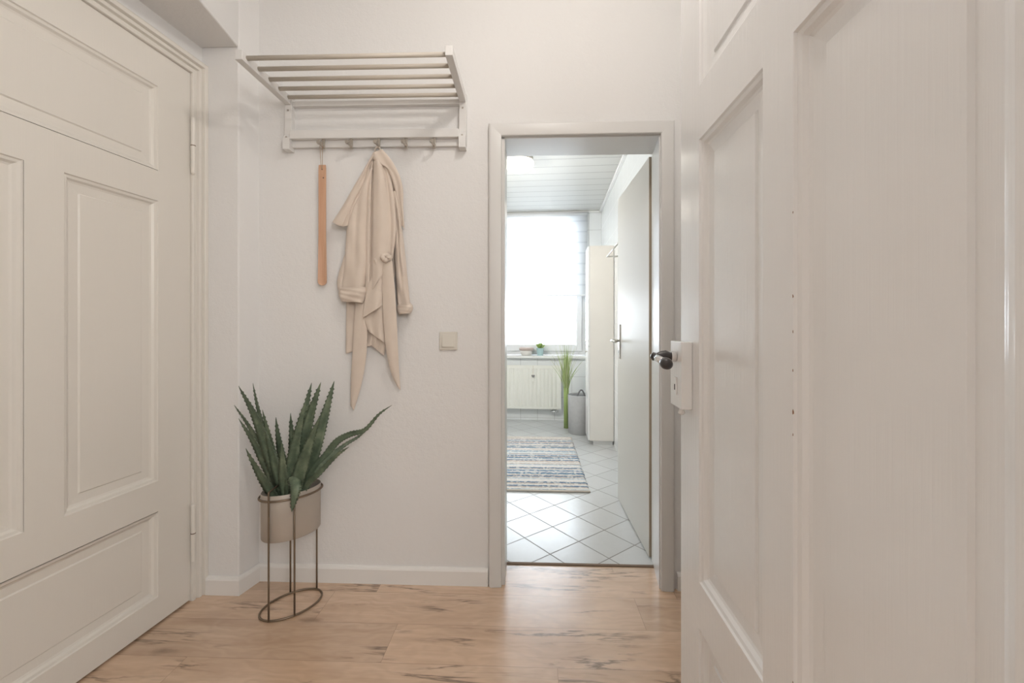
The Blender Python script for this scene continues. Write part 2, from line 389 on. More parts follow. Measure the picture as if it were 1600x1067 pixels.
# ------------------------------------------------------------------ moulded casings
def casing(name, M, w0, w1, hz, prof, mat):
    """M maps (u along, n out, z); opening from w0 to w1, height hz"""
    bm = BM(); rows = []
    for (o, h) in prof:
        rows.append([bm.verts.new(M @ Vector(p)) for p in ((w0-o, h, 0), (w0-o, h, hz+o), (w1+o, h, hz+o), (w1+o, h, 0))])
    n = len(prof)
    for k in range(n):
        A, B = rows[k], rows[(k+1) % n]
        for j in range(3): bm.faces.new((A[j], A[j+1], B[j+1], B[j]))
    bm.faces.new([r[0] for r in rows]); bm.faces.new([r[3] for r in rows][::-1])
    return new_obj(name, bm, mat, kind='structure', bevel=.0015, seg=2)
MB_ = Matrix(((1, 0, 0, 0), (0, -1, 0, WALL_Y), (0, 0, 1, 0), (0, 0, 0, 1)))
casing('trim_1', MB_, xL, xR, zH, [(0, 0), (0, .016), (.004, .02), (.046, .024), (.056, .018), (.058, 0)], M_CASE)
# lining of the bathroom doorway
bm = BM()
box(bm, xL-.012, xL+.014, WALL_Y-.001, 2.065, 0, zH); prism(bm, [(xR-.005, WALL_Y-.001), (xR+.02, WALL_Y-.001), (xR+.03, 2.065), (atY(1021, 2.065), 2.065)], 0, zH)
box(bm, xL-.012, xR+.03, WALL_Y-.001, 2.065, zH-.006, zH+.012)
box(bm, xL-.012, xL+.004, 2.065, 2.105, 0, zH); box(bm, xR+.024, xR+.034, 2.065, 2.105, 0, zH); box(bm, xL-.012, xR+.034, 2.065, 2.105, zH, zH+.012)
new_obj('trim_2', bm, M_CASE, kind='structure', bevel=.0015)
bm = BM(); box(bm, xL+.014, xR+.024, 2.052, 2.068, -.002, .0045); new_obj('trim_3', bm, M_GAP, kind='structure')

# ------------------------------------------------------------------ panelled doors
PROF = [(0, 0), (.003, .0045), (.011, .0065), (.017, .013), (.023, .0155), (.050, .0175), (.054, .0135)]
def panel_door(name, loc, tdir, height, zs, mat, gaps, mirror=1, xs=(.14, .45, .55, .86, 1.0)):
    """local x runs from hinge along the leaf, local -y*mirror faces the hall"""
    rz = math.atan2(tdir.y, tdir.x)
    root = struct_empty(name, loc, rz)
    W = xs[4]; cols = [(xs[0], xs[1]), (xs[2], xs[3])]
    (l0, l1), (m0, m1), (t0, t1) = zs
    holes = [(xs[0], xs[3], l0, l1), (*cols[0], m0, m1), (*cols[1], m0, m1), (xs[0], xs[3], t0, t1)]
    TH = .042
    def Y(d): return d*mirror         # depth into the leaf
    bm = BM(); D = .024
    def bx(a, b, c, d): box(bm, a, b, min(Y(0), Y(D)), max(Y(0), Y(D)), c, d)
    bx(0, xs[0], .008, height); bx(xs[3], W, .008, height)
    for za, zb in ((.008, l0), (l1, m0), (m1, t0), (t1, height)): bx(xs[0], xs[3], za, zb)
    bx(cols[0][1], cols[1][0], m0, m1)
    box(bm, 0, W, min(Y(D), Y(TH)), max(Y(D), Y(TH)), .008, height)
    new_obj('door_leaf', bm, mat, root)
    for h, g in zip(holes, gaps):
        bm = BM(); x0, x1, z0, z1 = h; x0 += g[0]; x1 -= g[1]; z0 += g[2]; z1 -= g[3]
        prev = None
        for (i, d) in [(0, D)]+PROF:
            cur = [bm.verts.new((a, Y(d if i or d == D else 0.0), b)) for a, b in ((x0+i, z0+i), (x1-i, z0+i), (x1-i, z1-i), (x0+i, z1-i))]
            if prev:
                for k in range(4): bm.faces.new((prev[k], prev[(k+1) % 4], cur[(k+1) % 4], cur[k]))
            prev = cur
        bm.faces.new(prev)
        new_obj('panel', bm, mat, root)
    return root
G = .0016
tl = cam_dir(-.127, -.992)
doorL = panel_door('door_1', (HL.x, HL.y, 0), tl, 2.2085, ((.108, .438), (.555, 1.634), (1.75, 2.075)), M_DOORL,
                   [(0, 0, 0, .003), (0, 0, 0, 0), (G, 0, 0, 0), (0, 0, .002, 0)], mirror=-1)
# (leaf faces the hall: +y local after rotation is the hall side, depth goes the other way)
def hinge(parent, x, y, z0, z1, mat):
    bm = BM(); zm = (z0+z1)/2; r = .0085
    lathe(bm, [(r*.5, z0-.006), (r, z0), (r, zm-.002), (r*.7, zm-.0018), (r*.7, zm+.0018), (r, zm+.002), (r, z1), (r*.5, z1+.006)], (x, y, 0), 16)
    return new_obj('hinge', bm, mat, parent, smooth=False)
hinge(doorL, -.001, .013, 1.79, 2.02, M_DOORL); hinge(doorL, -.001, .013, .17, .40, M_DOORL)
for zz in (1.905, .285):
    bm = BM(); lathe(bm, [(.0089, zz-.0016), (.0089, zz+.0016)], (-.001, .013, 0), 16); new_obj('hinge_gap', bm, M_GAP, doorL)
Mcl = Matrix.Translation((HL.x, HL.y, 0)) @ Matrix.Rotation(math.atan2(tl.y, tl.x), 4, 'Z')
casing('trim_4', Mcl, -.0012, 1.003, 2.2095, [(0, -.03), (0, .007), (.003, .011), (.015, .011), (.018, .006), (.022, .006), (.025, .018), (.036, .020), (.040, .013), (.044, .027), (.056, .031), (.064, .025), (.067, -.03)], M_DOORL)
# wall plane of the left door
bm = BM(); box(bm, -.2, -.003, -.14, 0, 0, CEIL, Mcl); box(bm, 1.003, 1.7, -.14, 0, 0, CEIL, Mcl); box(bm, -.003, 1.003, -.14, 0, 2.212, CEIL, Mcl); box(bm, -.003, 1.003, -.16, -.06, 0, 2.212, Mcl)
new_obj('wall_left', bm, M_WALL, kind='structure')

# right door, standing open beside the camera; local x runs from the hinge to the free edge
far = cw(.4654, 1.172); td = cam_dir(.057, 1.0)
hingeR = Vector((far.x-td.x*.965, far.y-td.y*.965, 0))
def right_door():
    root = panel_door('door_3', hingeR, td, 2.19, ((.085, .414), (.526, 1.609), (1.739, 2.06)), M_DOORR,
                      [(0, 0, 0, 0), (0, 0, 0, 0), (0, .0012, 0, 0), (0, 0, 0, 0)], mirror=-1, xs=(.146, .452, .541, .835, .965))
    return root
doorR = right_door()
# ... hardware of the right door (parts of it), built in the leaf's frame, undoing the slight width scale
def dpart(name, bm, mat, **k):
    return new_obj(name, bm, mat, doorR, **k)
LX = .965
bm = BM(); box(bm, LX-.088, LX+.001, 0, .028, .939, 1.112); lk = dpart('rim_lock', bm, M_DOORR, bevel=.0025)
bm = BM(); lathe(bm, [(.012, 0), (.012, .004), (.009, .008)], (0, 0, 0), 20)
bmesh.ops.transform(bm, matrix=Matrix.Translation((LX-.045, .028, 1.072)) @ Matrix.Rotation(R(-90), 4, 'X'), verts=bm.verts[:]); dpart('rosette', bm, M_CHROME, smooth=True)
hx, hz_ = LX-.045, 1.072
bm = BM(); tube(bm, [(hx, .034, hz_), (hx, .044, hz_), (hx, .056, hz_+.003), (hx, .068, hz_+.002), (hx, .078, hz_), (hx, .088, hz_), (hx, .094, hz_+.001)],
                [.008, .011, .0135, .012, .009, .0115, .005], 18); dpart('handle_neck', bm, M_DARK, smooth=True)
bm = BM(); tube(bm, [(hx, .030, hz_), (hx, .042, hz_)], .0145, 20); dpart('handle_collar', bm, M_CHROME, smooth=False)
bm = BM(); tube(bm, [(hx-.004, .084, hz_), (hx-.03, .082, hz_-.004), (hx-.066, .078, hz_-.010)], [.0085, .0095, .0095], 18); dpart('handle_grip', bm, M_CHROME, smooth=True)
bm = BM(); tube(bm, [(hx-.064, .0783, hz_-.0095), (hx-.068, .078, hz_-.010), (hx-.080, .077, hz_-.012), (hx-.090, .076, hz_-.0135), (hx-.094, .076, hz_-.014)], [.0095, .0135, .0150, .0125, .006], 20); dpart('handle_knob', bm, M_DARK, smooth=True)
bm = BM(); box(bm, hx-.010, hx+.010, .028, .0315, .972, 1.018); dpart('escutcheon', bm, M_DOORR, bevel=.001)
bm = BM(); box(bm, hx-.0025, hx+.0025, .0312, .0322, .984, .999); dpart('keyhole', bm, M_HOLE)
bm = BM(); tube(bm, [(LX-.052, .016, .942), (LX-.052, .016, .932), (LX-.052, .016, .924), (LX-.052, .016, .920)], [.006, .006, .009, .005], 14); dpart('latch_knob', bm, M_DOORR, smooth=True)
bm = BM(); rc_ = random.Random(4)
for zz, sz in ((1.33, .0016), (1.20, .0022), (1.145, .0016), (1.085, .002), (1.02, .0032), (.985, .0016), (.60, .0018)):
    n = 7; fr = [bm.verts.new((.4528+sz*.55*math.cos(2*PI*k/n)*rc_.uniform(.6, 1.1), .0004, zz+sz*1.5*math.sin(2*PI*k/n)*rc_.uniform(.6, 1.2))) for k in range(n)]
    bk = [bm.verts.new((v.co.x, -.0006, v.co.z)) for v in fr]
    bm.faces.new(fr); bm.faces.new(bk[::-1])
    for k in range(n): bm.faces.new((fr[k], fr[(k+1) % n], bk[(k+1) % n], bk[k]))
dpart('paint_chips', bm, M_CHIP)['kind'] = 'stuff'

# bathroom door (flush), open into the bathroom
hb = cw(.675, 2.098); fb = cw(.699, 2.80); tb = (fb-hb).normalized()
doorB = struct_empty('door_2', (hb.x, hb.y, 0), math.atan2(tb.y, tb.x))
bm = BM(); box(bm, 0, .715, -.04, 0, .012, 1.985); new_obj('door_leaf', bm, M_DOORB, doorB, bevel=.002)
bm = BM(); box(bm, -.0015, -.0002, -.039, -.001, .014, 1.983); new_obj('edge_band', bm, M_EDGE, doorB)
HX = .655
bm = BM(); box(bm, HX-.02, HX+.02, 0, .007, .94, 1.16); new_obj('handle_plate', bm, M_STEEL, doorB, bevel=.002)
bm = BM(); tube(bm, [(HX, .006, 1.055), (HX, .045, 1.055), (HX-.006, .052, 1.055), (HX-.03, .053, 1.055), (HX-.115, .050, 1.053)], [.009, .009, .0095, .009, .008], 14); new_obj('handle', bm, M_STEEL, doorB, smooth=True)
bm = BM(); box(bm, HX-.003, HX+.003, .0068, .0078, .975, .993); new_obj('keyhole', bm, M_HOLE, doorB)

# ------------------------------------------------------------------ bathroom
vd = cam_dir(.092, 1.0); ud = Vector((vd.y, -vd.x, 0)); BR = math.atan2(ud.y, ud.x)
O = cw(1.071-.092*3.0, 2.10); VF = 3.012; BCEIL = 2.523
def B(u, v, z=0): p = O+ud*u+vd*v; return Vector((p.x, p.y, z))
MBT = Matrix.Translation((O.x, O.y, 0)) @ Matrix.Rotation(BR, 4, 'Z'); MBI = MBT.inverted()
def bpix(px, py, v):           # pixel -> bathroom coordinates on the plane v
    a = MBI @ Vector((0, 0, CAM_H)); d = MBI.to_3x3() @ cw((px-800)/F_PX, 1, (HOR-py)/F_PX); t = (v-a.y)/d.y
    return a+d*t
def bobj(name, bm, mat, **k):
    o = new_obj(name, bm, mat, **k); o.matrix_world = MBT; return o
UL = -1.75
p1, p2 = B(UL, VF), B(0, VF)
bm = BM(); prism(bm, [(-1.25, 2.066), (.90, 2.066), (p2.x+.02, p2.y), (p1.x, p1.y)], -.05, .004); new_obj('floor', bm, M_TILE, kind='structure')
bm = BM(); box(bm, UL, .02, -.12, VF+.02, BCEIL, BCEIL+.05); bobj('ceiling', bm, M_SLAT, kind='structure')
bm = BM(); box(bm, 0, .1, -.08, VF+.1, 0, BCEIL+.05); bobj('wall_bathroom_right', bm, M_WTILE, kind='structure')
bm = BM(); box(bm, UL-.1, UL, -.08, VF+.1, 0, BCEIL+.05); bobj('wall_bathroom_left', bm, M_WTILE, kind='structure')
wr = bpix(916, 500, VF); wl_u = wr.x-1.16; SZ = .785; WT = 2.475
bm = BM(); box(bm, UL, wl_u, VF, VF+.3, 0, BCEIL+.05); box(bm, wr.x, 0, VF, VF+.3, 0, BCEIL+.05)
box(bm, wl_u, wr.x, VF, VF+.3, 0, SZ-.02); box(bm, wl_u, wr.x, VF, VF+.3, WT, BCEIL+.05)
bobj('wall_bathroom_back', bm, M_WTILE, kind='structure')
bm = BM(); box(bm, -.03, 0, 0, VF, BCEIL-.022, BCEIL); box(bm, UL, 0, VF-.03, VF, BCEIL-.022, BCEIL); bobj('trim_5', bm, M_CABF, kind='structure', bevel=.004)
# window
win = struct_empty('window_1', B((wl_u+wr.x)/2, VF+.16, SZ), BR); hw = (wr.x-wl_u)/2; hh = WT-SZ
bm = BM()
box(bm, -hw, -hw+.075, -.03, .04, 0, hh); box(bm, hw-.075, hw, -.03, .04, 0, hh); box(bm, -hw+.075, hw-.075, -.03, .04, 0, .07); box(bm, -hw+.075, hw-.075, -.03, .04, hh-.03, hh)
new_obj('window_frame', bm, M_PVC, win, bevel=.004)
bm = BM(); a, b = -hw+.045, hw-.045
box(bm, a, a+.065, -.055, -.005, .05, hh-.02); box(bm, b-.065, b, -.055, -.005, .05, hh-.02); box(bm, a+.065, b-.065, -.055, -.005, .05, .13); box(bm, a+.065, b-.065, -.055, -.005, hh-.06, hh-.02)
new_obj('window_sash', bm, M_PVC, win, bevel=.005)
bm = BM(); box(bm, a+.06, b-.06, -.033, -.027, .12, hh-.05); new_obj('pane', bm, M_GLASS, win)
bm = BM(); box(bm, -hw-.04, hw+.0, -.215, -.03, -.03, 0); new_obj('window_sill', bm, M_SILL, win, bevel=.004)
pw_ = B((wl_u+wr.x)/2, VF+.24, (SZ+WT)/2)
po = portal(pw_, (0, 0, 0), 2*hw, hh); po.rotation_euler = (R(90), 0, BR+R(180)); po.rotation_euler = (R(-90), 0, BR)

# roller blind
bt = bpix(850, 462, VF-.03).z; bl = thing('roller_blind', 'white banded translucent roller blind covering the upper part of the bathroom window', 'blind', B((wl_u+wr.x)/2, VF-.035, bt), BR)
bm = BM(); N = 120; H = WT+.005-bt; rows = []
for i in range(N+1):
    z = H*i/N; y = .003*math.sin(2*PI*z/.127)
    rows.append([bm.verts.new((x, y, z)) for x in (-hw-.03, hw+.008)])
for A, B_ in zip(rows, rows[1:]): bm.faces.new((A[0], A[1], B_[1], B_[0]))
o = new_obj('blind_fabric', bm, M_BLIND, bl, smooth=True); sm = o.modifiers.new('s', 'SOLIDIFY'); sm.thickness = .0012
bm = BM(); box(bm, -hw-.03, hw+.008, -.006, .006, -.006, .008); new_obj('bottom_bar', bm, M_PVC, bl, bevel=.003)
bm = BM(); tube(bm, [(-hw-.035, .0, H+.005), (hw+.012, .0, H+.005)], .022, 16); new_obj('roller_tube', bm, M_PVC, bl, smooth=True)

# radiator
r1 = bpix(876.5, 572, VF-.09); r0 = bpix(876.5, 640, VF-.09); RW = 1.05
rad = thing('radiator', 'cream ribbed panel radiator on the tiled wall under the bathroom window', 'radiator', B(r1.x-RW/2, VF-.055, r0.z), BR)
RH = r1.z-r0.z
bm = BM(); nr = 22; pts = []
x = -RW/2
prof = [(-RW/2, -.030)]
for k in range(nr):
    x0 = -RW/2+.02+(RW-.04)*k/nr; dx = (RW-.04)/nr
    prof += [(x0, -.030), (x0+dx*.22, -.022), (x0+dx*.40, -.022), (x0+dx*.62, -.030)]
prof += [(RW/2, -.030), (RW/2, .030), (-RW/2, .030)]
# ribbed body stands between plain top and bottom edges
prism(bm, prof, .025, RH-.03)
box(bm, -RW/2, RW/2, -.031, .030, 0, .025); box(bm, -RW/2, RW/2, -.031, .030, RH-.03, RH-.012)
new_obj('radiator_panel', bm, M_RAD, rad, bevel=.0015)
bm = BM()
for k in range(40):
    xx = -RW/2+.01+k*(RW-.02)/40; box(bm, xx, xx+.004, -.03, .03, RH-.012, RH)
box(bm, -RW/2, RW/2, -.032, -.026, RH-.014, RH+.002); box(bm, -RW/2, RW/2, .026, .030, RH-.014, RH+.002)
new_obj('top_grille', bm, M_RAD, rad)
for xx in (RW/2, -RW/2-.003):
    bm = BM(); box(bm, xx, xx+.003, -.032, .03, 0, RH+.001); new_obj('side_cover', bm, M_RAD, rad)
bm = BM(); tube(bm, [(RW/2+.003, 0, RH-.035), (RW/2+.02, 0, RH-.035), (RW/2+.03, 0, RH-.035), (RW/2+.055, 0, RH-.035)], [.008, .008, .018, .016], 14); new_obj('thermostat_knob', bm, M_PVC, rad, smooth=True)
bm = BM()
for dx in (.05, .10): tube(bm, [(RW/2-dx, 0, 0), (RW/2-dx, 0, -.035), (RW/2-dx, .02, -.045), (RW/2-dx, .054, -.045)], .009, 10)
tube(bm, [(RW/2-.12, -.006, -.03), (RW/2-.03, -.006, -.03)], .012, 10)
new_obj('valve_pipes', bm, M_CHROME, rad, smooth=True)
# heart pendant on the radiator
hp = bpix(833, 588, VF-.09)
hr = thing('heart_pendant', 'tiny grey heart on a cream tag hanging at the front of the radiator', 'pendant', B(hp.x, VF-.088, hp.z), BR)
bm = BM(); n = 28; fr = []; bk = []
for k in range(n):
    t = 2*PI*k/n; X = .018*math.sin(t)**3*1.1; Z = .017*(13*math.cos(t)-5*math.cos(2*t)-2*math.cos(3*t)-math.cos(4*t))/13
    fr.append(bm.verts.new((X, -.012, Z+.004))); bk.append(bm.verts.new((X, -.004, Z+.004)))
bm.faces.new(fr); bm.faces.new(bk[::-1])
for k in range(n): bm.faces.new((fr[k], fr[(k+1) % n], bk[(k+1) % n], bk[k]))
new_obj('heart', bm, simple('grey_metal_heart', (.25, .24, .24), .5), hr)
bm = BM(); box(bm, -.014, .014, -.003, -.001, -.065, .02); new_obj('tag', bm, M_RAD, hr, bevel=.001)
bm = BM(); tube(bm, [(0, -.006, .016), (0, -.003, .05), (0, -.002, r1.z-hp.z+.002)], .0012, 6); new_obj('cord', bm, M_CORD, hr)

# sill pots
sp = B(bpix(822.5, 545, VF+.02).x, VF+.02, SZ)
bw1 = thing('planter_bowl', 'low white bowl with a rose woven rim, left on the bathroom window sill', 'bowl', sp)
bm = BM(); lathe(bm, [(.058, 0), (.072, .03), (.078, .062), (.070, .062), (.062, .03), (.05, .012)], n=32); new_obj('bowl_body', bm, M_BOWL, bw1, smooth=True)
bm = BM(); lathe(bm, [(.079, .062), (.088, .068), (.090, .085), (.084, .098), (.078, .098), (.080, .07), (.072, .062)], n=32, capb=False, capt=False); new_obj('bowl_rim', bm, M_BOWLR, bw1, smooth=True)
bm = BM(); lathe(bm, [(.081, .080), (.078, .092), (.04, .098), (.01, .10)], n=24); new_obj('soil', bm, simple('pale_gravel', (.55, .5, .46), .9, nscale=150, nstr=1), bw1, smooth=True)
sp = B(bpix(844, 545, VF+.02).x, VF+.02, SZ)
bw2 = thing('potted_succulent', 'small spiky green plant in a mint pot on the bathroom window sill', 'plant', sp)
bm = BM(); lathe(bm, [(.032, 0), (.034, .004), (.046, .088), (.047, .092), (.042, .092), (.040, .08)], n=28); new_obj('pot', bm, M_MINT, bw2, smooth=True)
bm = BM(); random.seed(3)
for k in range(46):
    a = random.uniform(0, 2*PI); r = random.uniform(.0, .035); l = random.uniform(.05, .095); ln = r*1.1
    b0 = Vector((r*math.cos(a)*.6, r*math.sin(a)*.6, .08)); b1 = b0+Vector((math.cos(a)*ln, math.sin(a)*ln, l*.6)); b2 = b0+Vector((math.cos(a)*ln*1.4, math.sin(a)*ln*1.4, l))
    tube(bm, [b0, b1, b2], [.003, .0042, .0006], 6)
new_obj('foliage', bm, simple('succulent_green', (.34, .46, .13), .6, var=.3), bw2, smooth=True)

# rag rug
q0 = Vector((*cw(.5375, 2.925).xy, 0)); q1 = Vector((*cw(.605, 4.31).xy, 0))
rv = (q1-q0).normalized(); ru = Vector((rv.y, -rv.x, 0)); RL = (q1-q0).length; RWd = .80
rc = q0+rv*RL/2-ru*RWd/2
rug = thing('rag_rug', 'woven rag rug with blue, white and beige stripes on the bathroom tiles', 'rug', (rc.x, rc.y, .004), math.atan2(ru.y, ru.x))
bm = BM(); nx, ny = 60, 120; g = [[None]*(nx+1) for _ in range(ny+1)]; random.seed(5)
for j in range(ny+1):
    jx = random.uniform(-.004, .004)
    for i in range(nx+1):
        x = -RWd/2+RWd*i/nx; y = -RL/2+RL*j/ny
        e = min(i, nx-i, j, ny-j)
        z = .003 if e == 0 else .011+.0025*math.sin(2*PI*y/.024)+random.uniform(-.0013, .0013)
        if i in (0, nx): x += jx*(1 if i else -1)
        g[j][i] = bm.verts.new((x, y+random.uniform(-.001, .001), z))
for j in range(ny):
    for i in range(nx): bm.faces.new((g[j][i], g[j][i+1], g[j+1][i+1], g[j+1][i]))
edge = [g[0][i] for i in range(nx+1)]+[g[j][nx] for j in range(1, ny+1)]+[g[ny][i] for i in range(nx-1, -1, -1)]+[g[j][0] for j in range(ny-1, 0, -1)]
lo = [bm.verts.new((v.co.x, v.co.y, 0)) for v in edge]
for k in range(len(edge)): bm.faces.new((edge[k], lo[k], lo[(k+1) % len(edge)], edge[(k+1) % len(edge)]))
bm.faces.new(lo)
new_obj('rug_weave', bm, M_RUG, rug, smooth=True)
M_HEM = simple('hem_cotton', (.70, .64, .57), .95, nscale=150, nstr=1, dist=.004)
for s in (-1, 1):
    bm = BM(); tube(bm, [(-RWd/2+RWd*k/40, s*(RL/2)+random.uniform(-.002, .002), .008) for k in range(41)], .008, 8); new_obj('rug_hem', bm, M_HEM, rug, smooth=True)

# tall cabinet
c0 = cw(.731, 4.09); cb = MBI @ Vector((c0.x, c0.y, 0)); CT = 1.155+124*4.09/F_PX; CD = .30
cab = thing('tall_cabinet', 'tall narrow beige-sided cabinet with white front against the bathroom side wall', 'cabinet', B(0, cb.y, 0), BR)
uw = -cb.x
bm = BM(); box(bm, -uw+.018, -.004, 0, CD, .045, CT); new_obj('cabinet_body', bm, M_CAB, cab, bevel=.0015)
bm = BM(); box(bm, -uw+.05, -.01, .02, CD-.02, .004, .046); new_obj('plinth', bm, M_CABF, cab)
zm_ = .95
bm = BM(); box(bm, -uw, -uw+.017, .002, CD-.002, .05, zm_-.002); d1 = new_obj('cabinet_door', bm, M_CABF, cab, bevel=.0015)
bm = BM(); box(bm, -uw, -uw+.017, .002, CD-.002, zm_+.002, CT-.002); d2 = new_obj('cabinet_door', bm, M_CABF, cab, bevel=.0015)
for dd, zz in ((d1, .90), (d2, 1.0)):
    bm = BM(); tube(bm, [(-uw, .04, zz), (-uw-.010, .04, zz), (-uw-.014, .04, zz), (-uw-.024, .04, zz)], [.004, .004, .010, .008], 12); new_obj('knob', bm, M_STEEL, dd, smooth=True)

# towel rail on the right wall
tr_ = thing('towel_rail', 'chrome towel rail on the bathroom side wall above the open door', 'towel rail', B(0, 1.45, 0), BR)
e = MBI @ atZ(948.5, 401, 3.60); vz = e.y-1.45
bm = BM(); tube(bm, [(e.x, -.55, e.z), (e.x, vz, e.z)], .007, 12); new_obj('rail', bm, M_STEEL, tr_, smooth=True)
for vv in (-.54, vz-.01):
    bm = BM(); tube(bm, [(-.001, vv, e.z), (-.008, vv, e.z), (-.010, vv, e.z), (e.x-.006, vv, e.z)], [.018, .018, .007, .007], 14); new_obj('bracket', bm, M_STEEL, tr_, smooth=False)

# ceiling lamp in the bathroom
lc = cw((811.5-800)/F_PX*3.50, 3.50)
lp = thing('ceiling_lamp', 'round opal dome lamp lit on the slatted bathroom ceiling', 'ceiling lamp', (lc.x, lc.y, BCEIL))
bm = BM(); lathe(bm, [(.095, 0), (.112, -.002), (.116, -.022), (.100, -.024)], n=40); new_obj('lamp_base', bm, M_BOWL, lp, smooth=False)
bm = BM(); lathe(bm, [(.112, -.022), (.122, -.036), (.121, -.054), (.104, -.080), (.068, -.100), (.03, -.108), (.002, -.109)], n=40, capb=False); new_obj('lamp_shade', bm, M_LAMP, lp, smooth=True)
lamp('bathroom_lamp_light', 'POINT', (lc.x, lc.y, BCEIL-.45), 2, (1.0, .93, .82), shadow_soft_size=.1)

ml = thing('bath_fill_lamp', 'short opal tube added as an unseen fill light on the bathroom wall opposite the cabinet', 'fill light', B(UL, 1.0, 1.95), BR)  # added out of view to lift the cabinet and radiator
bm = BM(); box(bm, 0, .03, -.25, .25, -.03, .03); new_obj('lamp_base', bm, M_BOWL, ml, bevel=.004)
bm = BM(); tube(bm, [(.055, -.27, 0), (.055, .27, 0)], .022, 16); new_obj('fill_tube', bm, M_LAMP, ml, smooth=True)
al = lamp('bath_fill_light', 'AREA', B(UL+.12, 1.0, 1.95), 26, (1.0, .97, .91), shape='RECTANGLE', size=.5, size_y=.1)  # added fill light, no such source in view
al.rotation_euler = (B(0, 2.6, .9)-B(UL+.12, 1.0, 1.95)).to_track_quat('-Z', 'Z').to_euler()

# tall grass plant
gp = cw((885-800)/F_PX*4.76, 4.76)
gr = thing('grass_plant', 'tall artificial green grass bound in a tight bundle beside the grey bin', 'plant', (gp.x, gp.y, .004))
random.seed(11)
bm = BM(); bmt = BM()
for k in range(34):
    a = 2*PI*k/34+random.uniform(-.1, .1); r = random.uniform(.014, .026)
    p = Vector((r*math.cos(a), r*math.sin(a), 0)); tube(bm, [p, p+Vector((0, 0, .2)), p*1.05+Vector((0, 0, .45))], .0042, 6)
new_obj('bundle', bm, M_GRASS, gr, smooth=True)
bm = BM()
def blade(bm, p0, p1, p2, w):
    n = 12; prev = None
    for i in range(n+1):
        t = i/n; p = p0*(1-t)**2+p1*2*t*(1-t)+p2*t*t; d = ((p1-p0)*(1-t)+(p2-p1)*t).normalized()
        s = d.cross(Vector((.3, 1, .1))).normalized()*w*(1-t**3)+Vector((1e-5, 0, 0)); q = d.cross(s).normalized()*w*.25
        cur = [bm.verts.new(p-s), bm.verts.new(p+q), bm.verts.new(p+s), bm.verts.new(p-q)]
        if prev:
            for k in range(4): bm.faces.new((prev[k], prev[(k+1) % 4], cur[(k+1) % 4], cur[k]))
        prev = cur
for k in range(135):
    a = random.uniform(0, 2*PI); r = random.uniform(0, .02); sp_ = abs(random.gauss(0, .09)); h = random.uniform(.6, .97)
    if k > 95: sp_ = random.uniform(.12, .26); h = random.uniform(.75, 1.02)
    if math.sin(a) > 0: sp_ *= .5
    p0 = Vector((r*math.cos(a), r*math.sin(a), .35)); p2 = Vector((sp_*math.cos(a), sp_*math.sin(a), h)); p1 = Vector((r*math.cos(a)*1.3, r*math.sin(a)*1.3, .35+(h-.35)*.55))
    blade(bm if k <= 95 else bmt, p0, p1, p2, random.uniform(.002, .0035) if k <= 95 else .0016)
new_obj('blades', bm, M_GRASS, gr); new_obj('dry_tips', bmt, M_GRASSL, gr)

# grey bin
bc = cw(.737, 4.565)
bn = thing('laundry_bin', 'round grey felt bin with a strap handle behind the tall bathroom cabinet', 'bin', (bc.x, bc.y, .004))
bm = BM(); lathe(bm, [(.126, 0), (.132, .006), (.135, .2), (.136, .405), (.130, .41), (.127, .40), (.124, .05)], n=48); new_obj('bin_body', bm, M_BIN, bn, smooth=True)
bm = BM(); lathe(bm, [(.128, .385), (.10, .392), (.002, .395)], n=48); new_obj('bin_lid', bm, M_BIND, bn, smooth=True)
bm = BM()
for k in range(14):
    pass
pts = [Vector((-.05+.09*t, -.09, .385+.085*math.sin(PI*min(1, t*1.0)))) for t in [i/12 for i in range(13)]]
tube(bm, pts, .008, 8); new_obj('strap_handle', bm, M_BIND, bn, smooth=True)

# ------------------------------------------------------------------ light switch
sc = bw(701, 532.5)
sw = thing('light_switch', 'cream square light switch on the hall wall left of the bathroom door', 'light switch', (sc.x, WALL_Y, sc.z))
bm = BM(); box(bm, -.0405, .0405, -.009, 0, -.0405, .0405); new_obj('switch_plate', bm, M_IVORY, sw, bevel=.003, seg=3)
bm = BM(); box(bm, -.0285, .0285, -.0105, -.008, -.0285, .0285); new_obj('switch_surround', bm, M_IVORY, sw, bevel=.001)
bm = BM(); v = [(-.026, -.016, -.026), (.026, -.016, -.026), (.026, -.0125, .026), (-.026, -.0125, .026)]
fr = [bm.verts.new(p) for p in v]; bk = [bm.verts.new((p[0], -.009, p[2])) for p in v]
bm.faces.new(fr); bm.faces.new(bk[::-1])
for k in range(4): bm.faces.new((fr[k], bk[k], bk[(k+1) % 4], fr[(k+1) % 4]))
new_obj('rocker', bm, M_IVORY, sw, bevel=.001)

